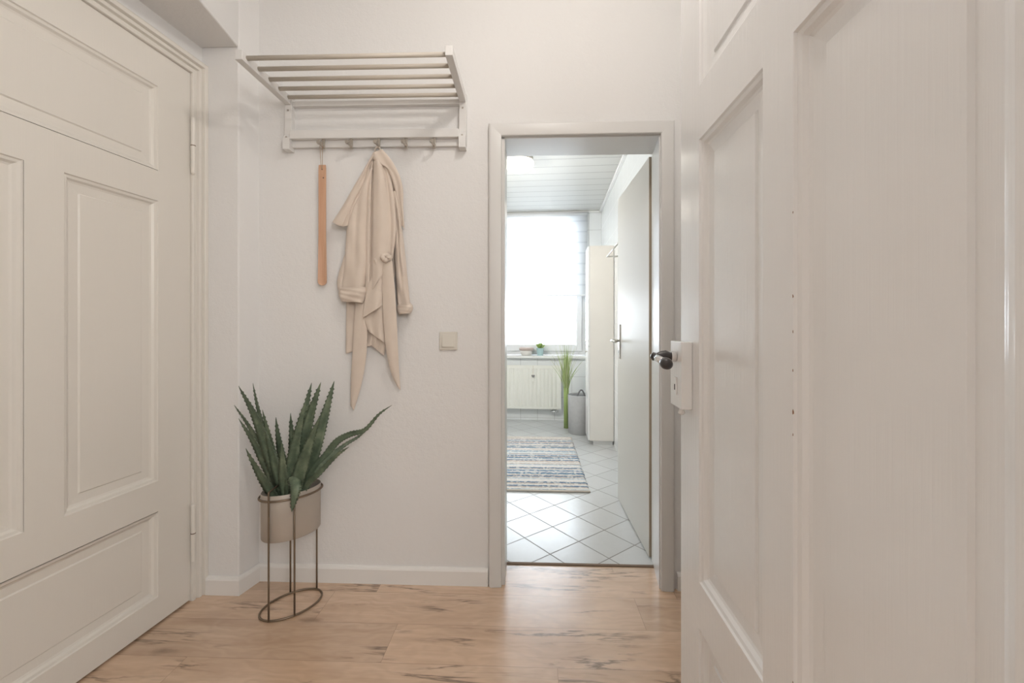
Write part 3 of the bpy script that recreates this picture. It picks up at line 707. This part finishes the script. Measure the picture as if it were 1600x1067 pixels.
# ------------------------------------------------------------------ coat rack
a = bw(460, 200); b = bw(720, 200)
rx0, rx1 = a.x-.013, b.x+.013; rcx = (rx0+rx1)/2
rk = thing('coat_rack', 'white wall coat rack with slatted hat shelf and five hooks', 'coat rack', (rcx, WALL_Y, 2.155)); hwk = (rx1-rx0)/2; rk.rotation_euler = (0, R(.3), 0)
fy = -.335                                    # front of the shelf
for s in (-1, 1):
    x0, x1 = (s*hwk-.014, s*hwk+.014)
    bm = BM(); box(bm, x0, x1, fy-.02, -.028, -.018, .018); new_obj('side_bar', bm, M_RACK, rk, bevel=.002)
    bm = BM(); box(bm, x0-.002, x1+.002, -.028, 0, -.205, .022)
    # foot that steps out below
    prism_pts = [(-.028, -.205), (-.028, -.150), (-.046, -.175), (-.046, -.222), (0, -.222), (0, -.205)]
    f0 = [bm.verts.new((x0-.001, p[0], p[1])) for p in prism_pts]; f1 = [bm.verts.new((x1+.001, p[0], p[1])) for p in prism_pts]
    bm.faces.new(f0); bm.faces.new(f1[::-1])
    for k in range(6): bm.faces.new((f0[k], f0[(k+1) % 6], f1[(k+1) % 6], f1[k]))
    br = new_obj('bracket', bm, M_RACK, rk, bevel=.0015)
    for zz in (-.042, -.168):
        yy = -.0285 if zz > -.1 else -.0415
        bm = BM(); tube(bm, [(s*hwk, yy+.002, zz), (s*hwk, yy-.0012, zz)], .0042, 12); new_obj('screw', bm, M_NICK, br)
ys = [-.325, -.257, -.187, -.118, -.050]
for y in ys:
    bm = BM(); tube(bm, [(-hwk+.013, y, .004), (hwk-.013, y, .004)], .0085, 14); new_obj('dowel', bm, M_ALU, rk, smooth=True)
bm = BM(); box(bm, -hwk+.016, hwk-.016, -.024, 0, -.022, .0); new_obj('back_rail', bm, M_RACK, rk, bevel=.002)
bm = BM(); box(bm, -hwk+.014, hwk-.014, -.042, -.018, -.175, -.138); new_obj('hook_rail', bm, M_RACK, rk, bevel=.002)
bm = BM(); box(bm, -hwk+.014, hwk-.014, -.018, 0, -.205, -.138); new_obj('lower_board', bm, M_RACK, rk, bevel=.001)
HK = []
for px in (506, 549.5, 592.5, 635, 679):
    hp_ = bw(px, 225, .03); hxk = hp_.x-rcx; HK.append(hp_.x)
    bm = BM(); box(bm, hxk-.0065, hxk+.0065, -.034, -.028, -.220, -.172)
    tube(bm, [(hxk, -.030, -.206), (hxk-.001, -.050, -.208), (hxk-.002, -.066, -.206)], [.006, .0055, .0055], 12)
    tube(bm, [(hxk-.002, -.064, -.206), (hxk-.002, -.067, -.205), (hxk-.002, -.075, -.204)], [.006, .0100, .0085], 16)
    box(bm, hxk-.005, hxk+.005, -.036, -.026, -.176, -.171)
    new_obj('hook', bm, M_NICK, rk, bevel=.0008)

# ------------------------------------------------------------------ shoehorn
h0 = bw(502.5, 257, .03); h1 = bw(502.5, 446, .02); HLn = h0.z-h1.z
sh = thing('shoehorn', 'long wooden shoehorn hanging by a cord from the leftmost hook', 'shoehorn', (h0.x, WALL_Y-.018, h1.z))
bm = BM(); N = 64; prev = None; first = None
for i in range(N+1):
    t = (i/N)**1.8; z = HLn*t
    wd = .0165+.0035*max(0, 1-t/.42)
    if t < .035: wd *= math.sqrt(max(0.002, 1-(1-t/.035)**2))
    if t > .985: wd *= .93
    scoop = max(0, min(1, (.36-t)/.05))
    ring = []
    for k in range(9):
        s = -1+2*k/8; ring.append(bm.verts.new((wd*s, -.008+.0055*scoop*(1-s*s)*.9, z)))
    for k in range(9):
        s = 1-2*k/8; ring.append(bm.verts.new((wd*s, -.0025+.0055*scoop*(1-s*s)*.7, z)))
    if prev:
        for k in range(18): bm.faces.new((prev[k], prev[(k+1) % 18], ring[(k+1) % 18], ring[k]))
    else: bm.faces.new(ring[::-1])
    prev = ring
bm.faces.new(prev); new_obj('horn_blade', bm, M_BEECH, sh, bevel=.0008)
for dz, dx in ((.020, .0), (.058, .006)):
    bm = BM(); tube(bm, [(dx, -.0090, HLn-dz), (dx, -.0075, HLn-dz)], .0032, 12); new_obj('cord_hole', bm, M_GAP, sh)
bm = BM(); kx = HK[0]-.002-h0.x; kz = 2.155-.2-h1.z
cy = -(WALL_Y-.018-(WALL_Y-.05))
tube(bm, [(-.001, -.010, HLn-.020), (-.0035, -.012, HLn+.004), (kx-.006, cy, kz-.012), (kx-.004, cy, kz+.001), (kx, cy, kz+.005), (kx+.004, cy, kz+.001), (kx+.005, cy, kz-.012), (.0035, -.012, HLn+.004), (.001, -.010, HLn-.020)], .0011, 6)
new_obj('cord', bm, M_CORD, sh)

# ------------------------------------------------------------------ trench coat
ct0 = Vector((HK[2], WALL_Y, 0)); coat = thing('trench_coat', 'beige belted trench coat hanging from the middle hook', 'coat', (HK[2], WALL_Y, 1.40))
def spl(P, t):
    n = len(P)-1; f = min(t*n, n-1e-6); i = int(f); u = f-i
    p = [P[max(i-1, 0)], P[i], P[min(i+1, n)], P[min(i+2, n)]]
    def c(a, b, c_, d): return .5*((2*b)+(-a+c_)*u+(2*a-5*b+4*c_-d)*u*u+(-a+3*b-3*c_+d)*u**3)
    return c(*[q[0] for q in p]), c(*[q[1] for q in p])
def cloth(name, Lp, Rp, off0, off1, bulge, folds=(), M=28, N=64, parent=None, th=.0022, hem=0, closed=False, seed=0, amp=.0, creases=()):
    """sheet between two hanging edges; off = distance from wall; bulge pushes its middle out; folds=(count, depth, phase, grow)"""
    rnd = random.Random(seed); ph = [rnd.uniform(0, 6) for _ in range(6)]
    bm = BM(); rows = []
    for j in range(N+1):
        t = j/N; lx, ly = spl(Lp, t); rx, ry = spl(Rp, t); row = []
        for i in range(M+1):
            s = i/M; px = lx+(rx-lx)*s; py = ly+(ry-ly)*s
            o = off0+(off1-off0)*t+bulge*math.sin(PI*s)**.7*(1 if t > .08 else .4+.6*t/.08)
            for (c, d, p, g) in folds:
                o += d*(1-g+g*t)*math.sin(2*PI*c*s+p+1.1*t)*(math.sin(PI*s)**.4)
            o += amp*(math.sin(9*t+ph[0]+4*s)*.5+math.sin(17*t*(1+.2*s)+ph[1]+7*s)*.3+math.sin(5*s+ph[2]+23*t)*.2)
            for (c0_, c1_, d, w_) in creases: o -= d*math.exp(-((s-(c0_+(c1_-c0_)*t))/w_)**2)*min(1, t*6)
            py += hem*math.sin(PI*s)*(t**6)
            p = bw(px, py, max(o, .004)); row.append(bm.verts.new((p.x-HK[2], p.y-WALL_Y, p.z-1.40)))
        rows.append(row)
    for A, B_ in zip(rows, rows[1:]):
        for i in range(M): bm.faces.new((A[i], A[i+1], B_[i+1], B_[i]))
    o = new_obj(name, bm, M_CLOTH, parent or coat, smooth=True)
    sd = o.modifiers.new('s', 'SOLIDIFY'); sd.thickness = th; sd.offset = 0
    sb = o.modifiers.new('b', 'SUBSURF'); sb.levels = 1; sb.render_levels = 1
    return o
def sleeve(name, Lp, Rp, off, depth, seed=0, parent=None, N=70, M=40, amp=.004, creases=()):
    rnd = random.Random(seed); ph = [rnd.uniform(0, 6) for _ in range(4)]
    bm = BM(); prev = None
    for j in range(N+1):
        t = j/N; lx, ly = spl(Lp, t); rx, ry = spl(Rp, t); ring = []
        for k in range(M):
            a = 2*PI*k/M; s = .5-.5*math.cos(a)
            o = off+depth*.5*math.sin(a)*(1+.15*math.sin(3*a+ph[0])) + amp*(math.sin(8*t+ph[1]+2*a)+.6*math.sin(19*t+ph[2]-3*a))*(.5+.5*math.sin(a))
            if math.sin(a) > 0:
                for (c0_, c1_, d, w_) in creases: o -= d*math.exp(-((s-(c0_+(c1_-c0_)*t))/w_)**2)*math.sin(PI*min(1, t*1.1))
            p = bw(lx+(rx-lx)*s, ly+(ry-ly)*s, max(.004, o)); ring.append(bm.verts.new((p.x-HK[2], p.y-WALL_Y, p.z-1.40)))
        if prev:
            for k in range(M): bm.faces.new((prev[k], prev[(k+1) % M], ring[(k+1) % M], ring[k]))
        prev = ring
    o = new_obj(name, bm, M_CLOTH, parent or coat, smooth=True)
    sd = o.modifiers.new('s', 'SOLIDIFY'); sd.thickness = .0022; sd.offset = -1
    return o
cloth('back_panel', [(583, 240), (571, 264), (558, 300), (546, 350), (541, 420), (541, 480), (540, 553)], [(598, 240), (614, 262), (624, 300), (624, 350), (618, 420), (608, 490), (592, 536)], .012, .014, .010, [(3, .007, 0, .8)], seed=1, amp=.002, creases=((.62, .66, .006, .06),))
cloth('hem_panel', [(571, 440), (572, 480), (573, 520), (577, 537)], [(612, 440), (610, 480), (605, 520), (600, 556)], .018, .016, .012, [(2, .005, 2, .8)], seed=11, amp=.002)
cloth('front_edge', [(545, 380), (538, 400), (530, 425), (527, 445), (532, 462)], [(556, 380), (552, 400), (548, 425), (546, 445), (544, 460)], .026, .03, .008, [(1, .003, 0, 0)], seed=2)
sl = sleeve('sleeve', [(572, 268), (556, 300), (544, 345), (541, 385), (538, 420), (533, 458)], [(583, 262), (578, 300), (576, 345), (574, 385), (573, 420), (570, 458)], .034, .050, 3, creases=((.30, .55, .007, .09),))
sleeve('cuff', [(531, 450), (529, 456), (530, 463), (534, 471)], [(571, 448), (573, 456), (572, 464), (568, 473)], .042, .062, 4, parent=sl, N=16, amp=.003)
cloth('front_panel', [(580, 246), (575, 285), (572, 340), (571, 400), (571, 470)], [(598, 244), (610, 275), (617, 320), (619, 362), (614, 402)], .046, .046, .026, [(1.6, .006, 2.2, 0), (.8, .005, .4, .5)], seed=5, amp=.003, M=44, creases=((.20, .18, .022, .04), (.80, .84, .008, .06)))
cloth('front_flap', [(584, 237), (570, 262), (553, 291), (536, 321), (519, 347)], [(592, 238), (579, 256), (571, 286), (552, 326), (543, 353)], .060, .050, .012, [(1, .005, 0, .3)], seed=6, amp=.003, hem=3, creases=((.85, .75, .006, .08),))
sr = sleeve('sleeve', [(612, 300), (617, 345), (616, 385), (618, 425), (620, 455), (622, 481)], [(622, 296), (627, 345), (632, 385), (636, 425), (639, 455), (642, 481)], .030, .044, 7, creases=((.35, .5, .008, .09),))
sleeve('cuff', [(621, 476), (620, 481), (621, 486), (624, 491)], [(642, 473), (645, 478), (645, 484), (642, 489)], .032, .052, 8, parent=sr, N=12, amp=.002)
cloth('collar', [(583, 238), (581, 246), (588, 254), (603, 262), (613, 282), (621, 315), (627, 352)], [(597, 233), (606, 243), (616, 257), (625, 276), (630, 298), (630, 325), (632, 357)], .070, .034, .012, [(1, .005, 1.0, 0)], seed=9, amp=.002)
cloth('skirt_flap', [(577, 405), (573, 440), (569, 475), (568, 497), (576, 518)], [(612, 402), (610, 440), (607, 475), (605, 510), (604, 538)], .034, .036, .016, [(1.5, .006, .5, .5)], seed=10, amp=.002)
cloth('skirt_flap', [(592, 402), (584, 425), (575, 447), (570, 470), (567, 497)], [(604, 402), (602, 425), (600, 440), (599, 458), (598, 477)], .058, .056, .010, [(1, .004, 3, .4)], seed=12, amp=.002)
# belt
belt = cloth('belt', [(584, 405), (590, 400), (600, 396), (608, 396)], [(588, 417), (594, 412), (602, 410), (613, 411)], .070, .066, .006, seed=13, M=10, N=24)
cloth('belt_tail', [(597, 410), (597, 450), (599, 500), (603, 545), (612, 585), (624, 608)], [(613, 408), (617, 450), (620, 500), (622, 545), (624, 585), (626, 609)], .070, .045, .006, [(.5, .004, 0, .8)], seed=14, M=16, parent=belt, creases=())
cloth('belt_tail', [(556, 466), (553, 510), (550, 560), (548, 600), (548, 634)], [(575, 466), (574, 520), (572, 560), (565, 600), (553, 641)], .038, .016, .008, [(.5, .003, 1, .8)], seed=15, M=16, parent=belt, creases=())
bm = BM(); kp = bw(604, 404, .078); kc = Vector((kp.x-HK[2], kp.y-WALL_Y, kp.z-1.40))
kn_ = []
for k in range(28):
    t = 2*PI*k/28; kn_.append(kc+Vector((.013*math.sin(t)+.006*math.sin(2*t), -.004+.006*math.cos(3*t), .011*math.cos(t)-.004*math.sin(2*t))))
tube(bm, kn_, [.0085+.0022*math.sin(2*PI*k*3/28) for k in range(28)], 12, closed=True)
new_obj('belt_knot', bm, M_CLOTH, belt, smooth=True)
bm = BM(); kp = bw(590, 232, .048); lp_ = Vector((kp.x-HK[2], kp.y-WALL_Y, kp.z-1.40))
tube(bm, [lp_+Vector((.012*math.cos(a), 0, .010+.014*math.sin(a)-.018)) for a in (PI*k/10 for k in range(-1, 12))], .0022, 8); new_obj('hanger_loop', bm, M_CLOTH, coat, smooth=True)

# ------------------------------------------------------------------ planter and stand with agave
pc = cw(-.909, 1.757)
RA, RB, RROT = .118, .082, R(48)
def ell(t, z, k=1.0): return Vector((k*RA*math.cos(t)*math.cos(RROT)-k*RB*math.sin(t)*math.sin(RROT), k*RA*math.cos(t)*math.sin(RROT)+k*RB*math.sin(t)*math.cos(RROT), z))
st_ = thing('plant_stand', 'bronze wire plant stand with oval base ring on the oak floor', 'plant stand', (pc.x, pc.y, 0))
bm = BM(); tube(bm, [ell(2*PI*k/56, .0045) for k in range(56)], .0042, 10, closed=True); new_obj('base_ring', bm, M_WIRE, st_, smooth=True)
bm = BM(); tube(bm, [ell(2*PI*k/56, .468, 1.015) for k in range(56)], .0042, 10, closed=True); new_obj('top_ring', bm, M_WIRE, st_, smooth=True)
def findt(pxx, front):
    best = None
    for k in range(720):
        t = 2*PI*k/720; p = ell(t, 0)+pc
        c, s = math.cos(-YAW), math.sin(-YAW); X = p.x*c-p.y*s; Z = p.x*s+p.y*c
        q = 800+F_PX*X/Z; isf = (Z < 1.757+.0)
        if isf == front and (best is None or abs(q-pxx) < best[0]): best = (abs(q-pxx), t)
    return best[1]
tf1, tf2, tb1, tb2 = findt(421, True), findt(460, True), findt(454, False), findt(494, False)
def leg(t, top): 
    p = ell(t, 0, 1.03); return [Vector((p.x, p.y, z)) for z in (.004, .15, .3, top)]
for (ta, tb_) in ((tf1, tb1),):
    A = leg(ta, .496); Bq = leg(tb_, .496)
    bm = BM(); tube(bm, A+[A[-1]+Vector((0, 0, .006))]+[(A[-1]*.985+Bq[-1]*.015)+Vector((0, 0, .009)), (A[-1]+Bq[-1])/2+Vector((0, 0, .010))], .0036, 10); new_obj('leg', bm, M_WIRE, st_, smooth=True)
    bm = BM(); tube(bm, Bq+[Bq[-1]+Vector((0, 0, .006))]+[(Bq[-1]*.985+A[-1]*.015)+Vector((0, 0, .009)), (A[-1]+Bq[-1])/2+Vector((0, 0, .010))], .0036, 10); new_obj('leg', bm, M_WIRE, st_, smooth=True)
for t in (tf2, tb2):
    bm = BM(); tube(bm, leg(t, .471), .0036, 10); new_obj('leg', bm, M_WIRE, st_, smooth=True)
pot = thing('agave_planter', 'green agave plant in an oval taupe metal pot held by the wire stand', 'potted plant', (pc.x, pc.y, .303))
bm = BM(); lathe(bm, [(.93, 0), (.955, .004), (.960, .10), (.965, .182), (.95, .184), (.93, .178), (.92, .02)], n=64, sx=RA, sy=RB, rot=RROT)
new_obj('pot', bm, M_POT, pot, smooth=True).modifiers.new('e', 'EDGE_SPLIT').split_angle = R(50)
bm = BM(); lathe(bm, [(.935, .118), (.6, .126), (.02, .132)], n=48, sx=RA, sy=RB, rot=RROT); new_obj('soil', bm, M_SOIL, pot, smooth=True)
BZ = .303
def leaf(tip, Z, width, base=(0, 0), bend=0, side=0, droop=0, n=44, twist=0.0, mids=None, sfix=None):
    T = atZ(tip[0], tip[1], Z); b0 = Vector((base[0], base[1], .115)); t1 = Vector((T.x-pc.x, T.y-pc.y, T.z-BZ))
    if mids:
        P = [b0]+[Vector((q.x-pc.x, q.y-pc.y, q.z-BZ)) for q in (atZ(*m) for m in mids)]+[t1]
    else:
        mid = (b0+t1)/2+Vector((side, 0, bend)); P = [b0, (b0+mid)/2+Vector((side*.3, 0, bend*.35)), mid, (mid+t1)/2+Vector((side*.3, 0, bend*.35)), t1]
    def pos(t):
        m = len(P)-1; f = min(t*m, m-1e-6); i = int(f); u = f-i
        p = [P[max(i-1, 0)], P[i], P[min(i+1, m)], P[min(i+2, m)]]
        return .5*((2*p[1])+(-p[0]+p[2])*u+(2*p[0]-5*p[1]+4*p[2]-p[3])*u*u+(-p[0]+3*p[1]-3*p[2]+p[3])*u**3)
    bm = BM(); prev = None
    L = sum((pos((k+1)/20)-pos(k/20)).length for k in range(20)); n = max(30, int(L/.0055)); n += n % 2
    for i in range(n+1):
        t = i/n; p = pos(t); d = (pos(min(1, t+.02))-pos(max(0, t-.02))).normalized()
        outw = Vector((p.x-base[0]*.5, p.y-base[1]*.5, 0)); ref = (Vector((0, -1, 0))*1.0+outw*2).normalized()
        s = d.cross(ref); s = s.normalized() if s.length > 1e-4 else Vector((1, 0, 0)); nr_ = s.cross(d).normalized()
        if sfix: s = Vector(sfix); nr_ = s.cross(d).normalized()
        if twist: 
            rt = Matrix.Rotation(twist*t, 3, d); s = rt @ s; nr_ = rt @ nr_
        wdt = width*.5*(.42+.58*math.sin(min(1, t/.42)*PI/2))*(1-max(0, (t-.34)/.66)**1.55)+.0004
        tooth = (.0042*min(1, width/.045) if (i % 3 == 1) else 0)*(1 if .10 < t < .92 else 0)
        cup = .34*wdt; th = .0032*(1-t*.85)+.0004
        cur = [p-s*(wdt+tooth)+nr_*cup*1.0, p-s*wdt*.5+nr_*cup*.32, p, p+s*wdt*.5+nr_*cup*.32, p+s*(wdt+tooth)+nr_*cup,
               p+s*wdt*.5+nr_*(cup*.32-th), p-nr_*th*1.5, p-s*wdt*.5+nr_*(cup*.32-th)]
        cur = [bm.verts.new(q) for q in cur]
        if prev:
            for k in range(8): bm.faces.new((prev[k], prev[(k+1) % 8], cur[(k+1) % 8], cur[k]))
        else: bm.faces.new(cur)
        prev = cur
    bm.faces.new(prev[::-1]); return new_obj('leaf', bm, M_LEAF, pot, smooth=True)
C = 1.757
leaf((372.7, 602.8), 1.70, .056, (-.022, -.02), .02, .02)
leaf((395, 598.5), 1.80, .040, (-.015, .01), .0, -.012)
leaf((366, 633), 1.82, .038, (-.03, .01), .02, .012)
leaf((372.7, 653.6), 1.72, .044, (-.03, -.005), .012, .01)
leaf((384, 700.5), 1.66, .044, (-.03, -.02), -.006, .0)
leaf((431, 651.6), 1.84, .048, (-.01, .03), 0, -.006)
leaf((454, 645), 1.86, .044, (.005, .035), 0, .0)
leaf((487, 597.7), 1.80, .050, (.010, .012), 0, -.012)
leaf((501.4, 597), 1.72, .058, (.005, -.012), 0, -.012)
leaf((522.3, 595), 1.78, .054, (.022, .008), 0, .004)
leaf((499.4, 651), 1.66, .050, (.012, -.03), 0, -.006)
leaf((478, 625), 1.70, .048, (-.004, -.02), 0, -.01)
leaf((612.4, 632.8), 1.80, .027, (.03, .01), mids=[(486, 738, 1.76), (509, 711, 1.77), (527, 689, 1.775), (547, 678, 1.78), (570, 671, 1.785), (592, 647, 1.79)])
leaf((576, 668), 1.84, .019, (.035, .0), mids=[(488, 747, 1.74), (509, 720, 1.76), (537, 696, 1.79), (560, 682, 1.82)])
leaf((545.5, 698), 1.68, .024, (.03, -.015), mids=[(480, 757, 1.72), (498, 739, 1.70), (525, 712, 1.69)])
leaf((455.5, 800), 1.640, .060, (.0, -.03), mids=[(457, 748, 1.70), (460, 753, 1.665), (460, 765, 1.642), (458, 782, 1.638)], sfix=(1, -.05, 0))
leaf((410, 640), 1.70, .042, (-.018, -.02), 0, .004)
leaf((440, 690), 1.66, .040, (-.006, -.03), 0, 0)

# ------------------------------------------------------------------ lamps outside the picture
hl = thing('ceiling_lamp', 'round opal lamp on the hall ceiling', 'ceiling lamp', (.28, .95, CEIL))
bm = BM(); lathe(bm, [(.05, 0), (.05, -.03), (.012, -.035), (.012, -.16)], n=24); new_obj('lamp_base', bm, M_BOWL, hl)
bm = BM(); lathe(bm, [(.012, -.158), (.09, -.17), (.13, -.20), (.12, -.215), (.08, -.19), (.01, -.175)], n=32); new_obj('lamp_shade', bm, M_BOWL, hl, smooth=True)
rl = thing('ceiling_lamp', 'round opal lamp added for the unseen fill light in the room behind', 'ceiling lamp', (.95, -1.25, CEIL))  # added body for the fill light behind the camera
bm = BM(); lathe(bm, [(.16, 0), (.17, -.03), (.12, -.07), (.02, -.08)], n=32); new_obj('lamp_shade', bm, M_LAMP, rl, smooth=True)
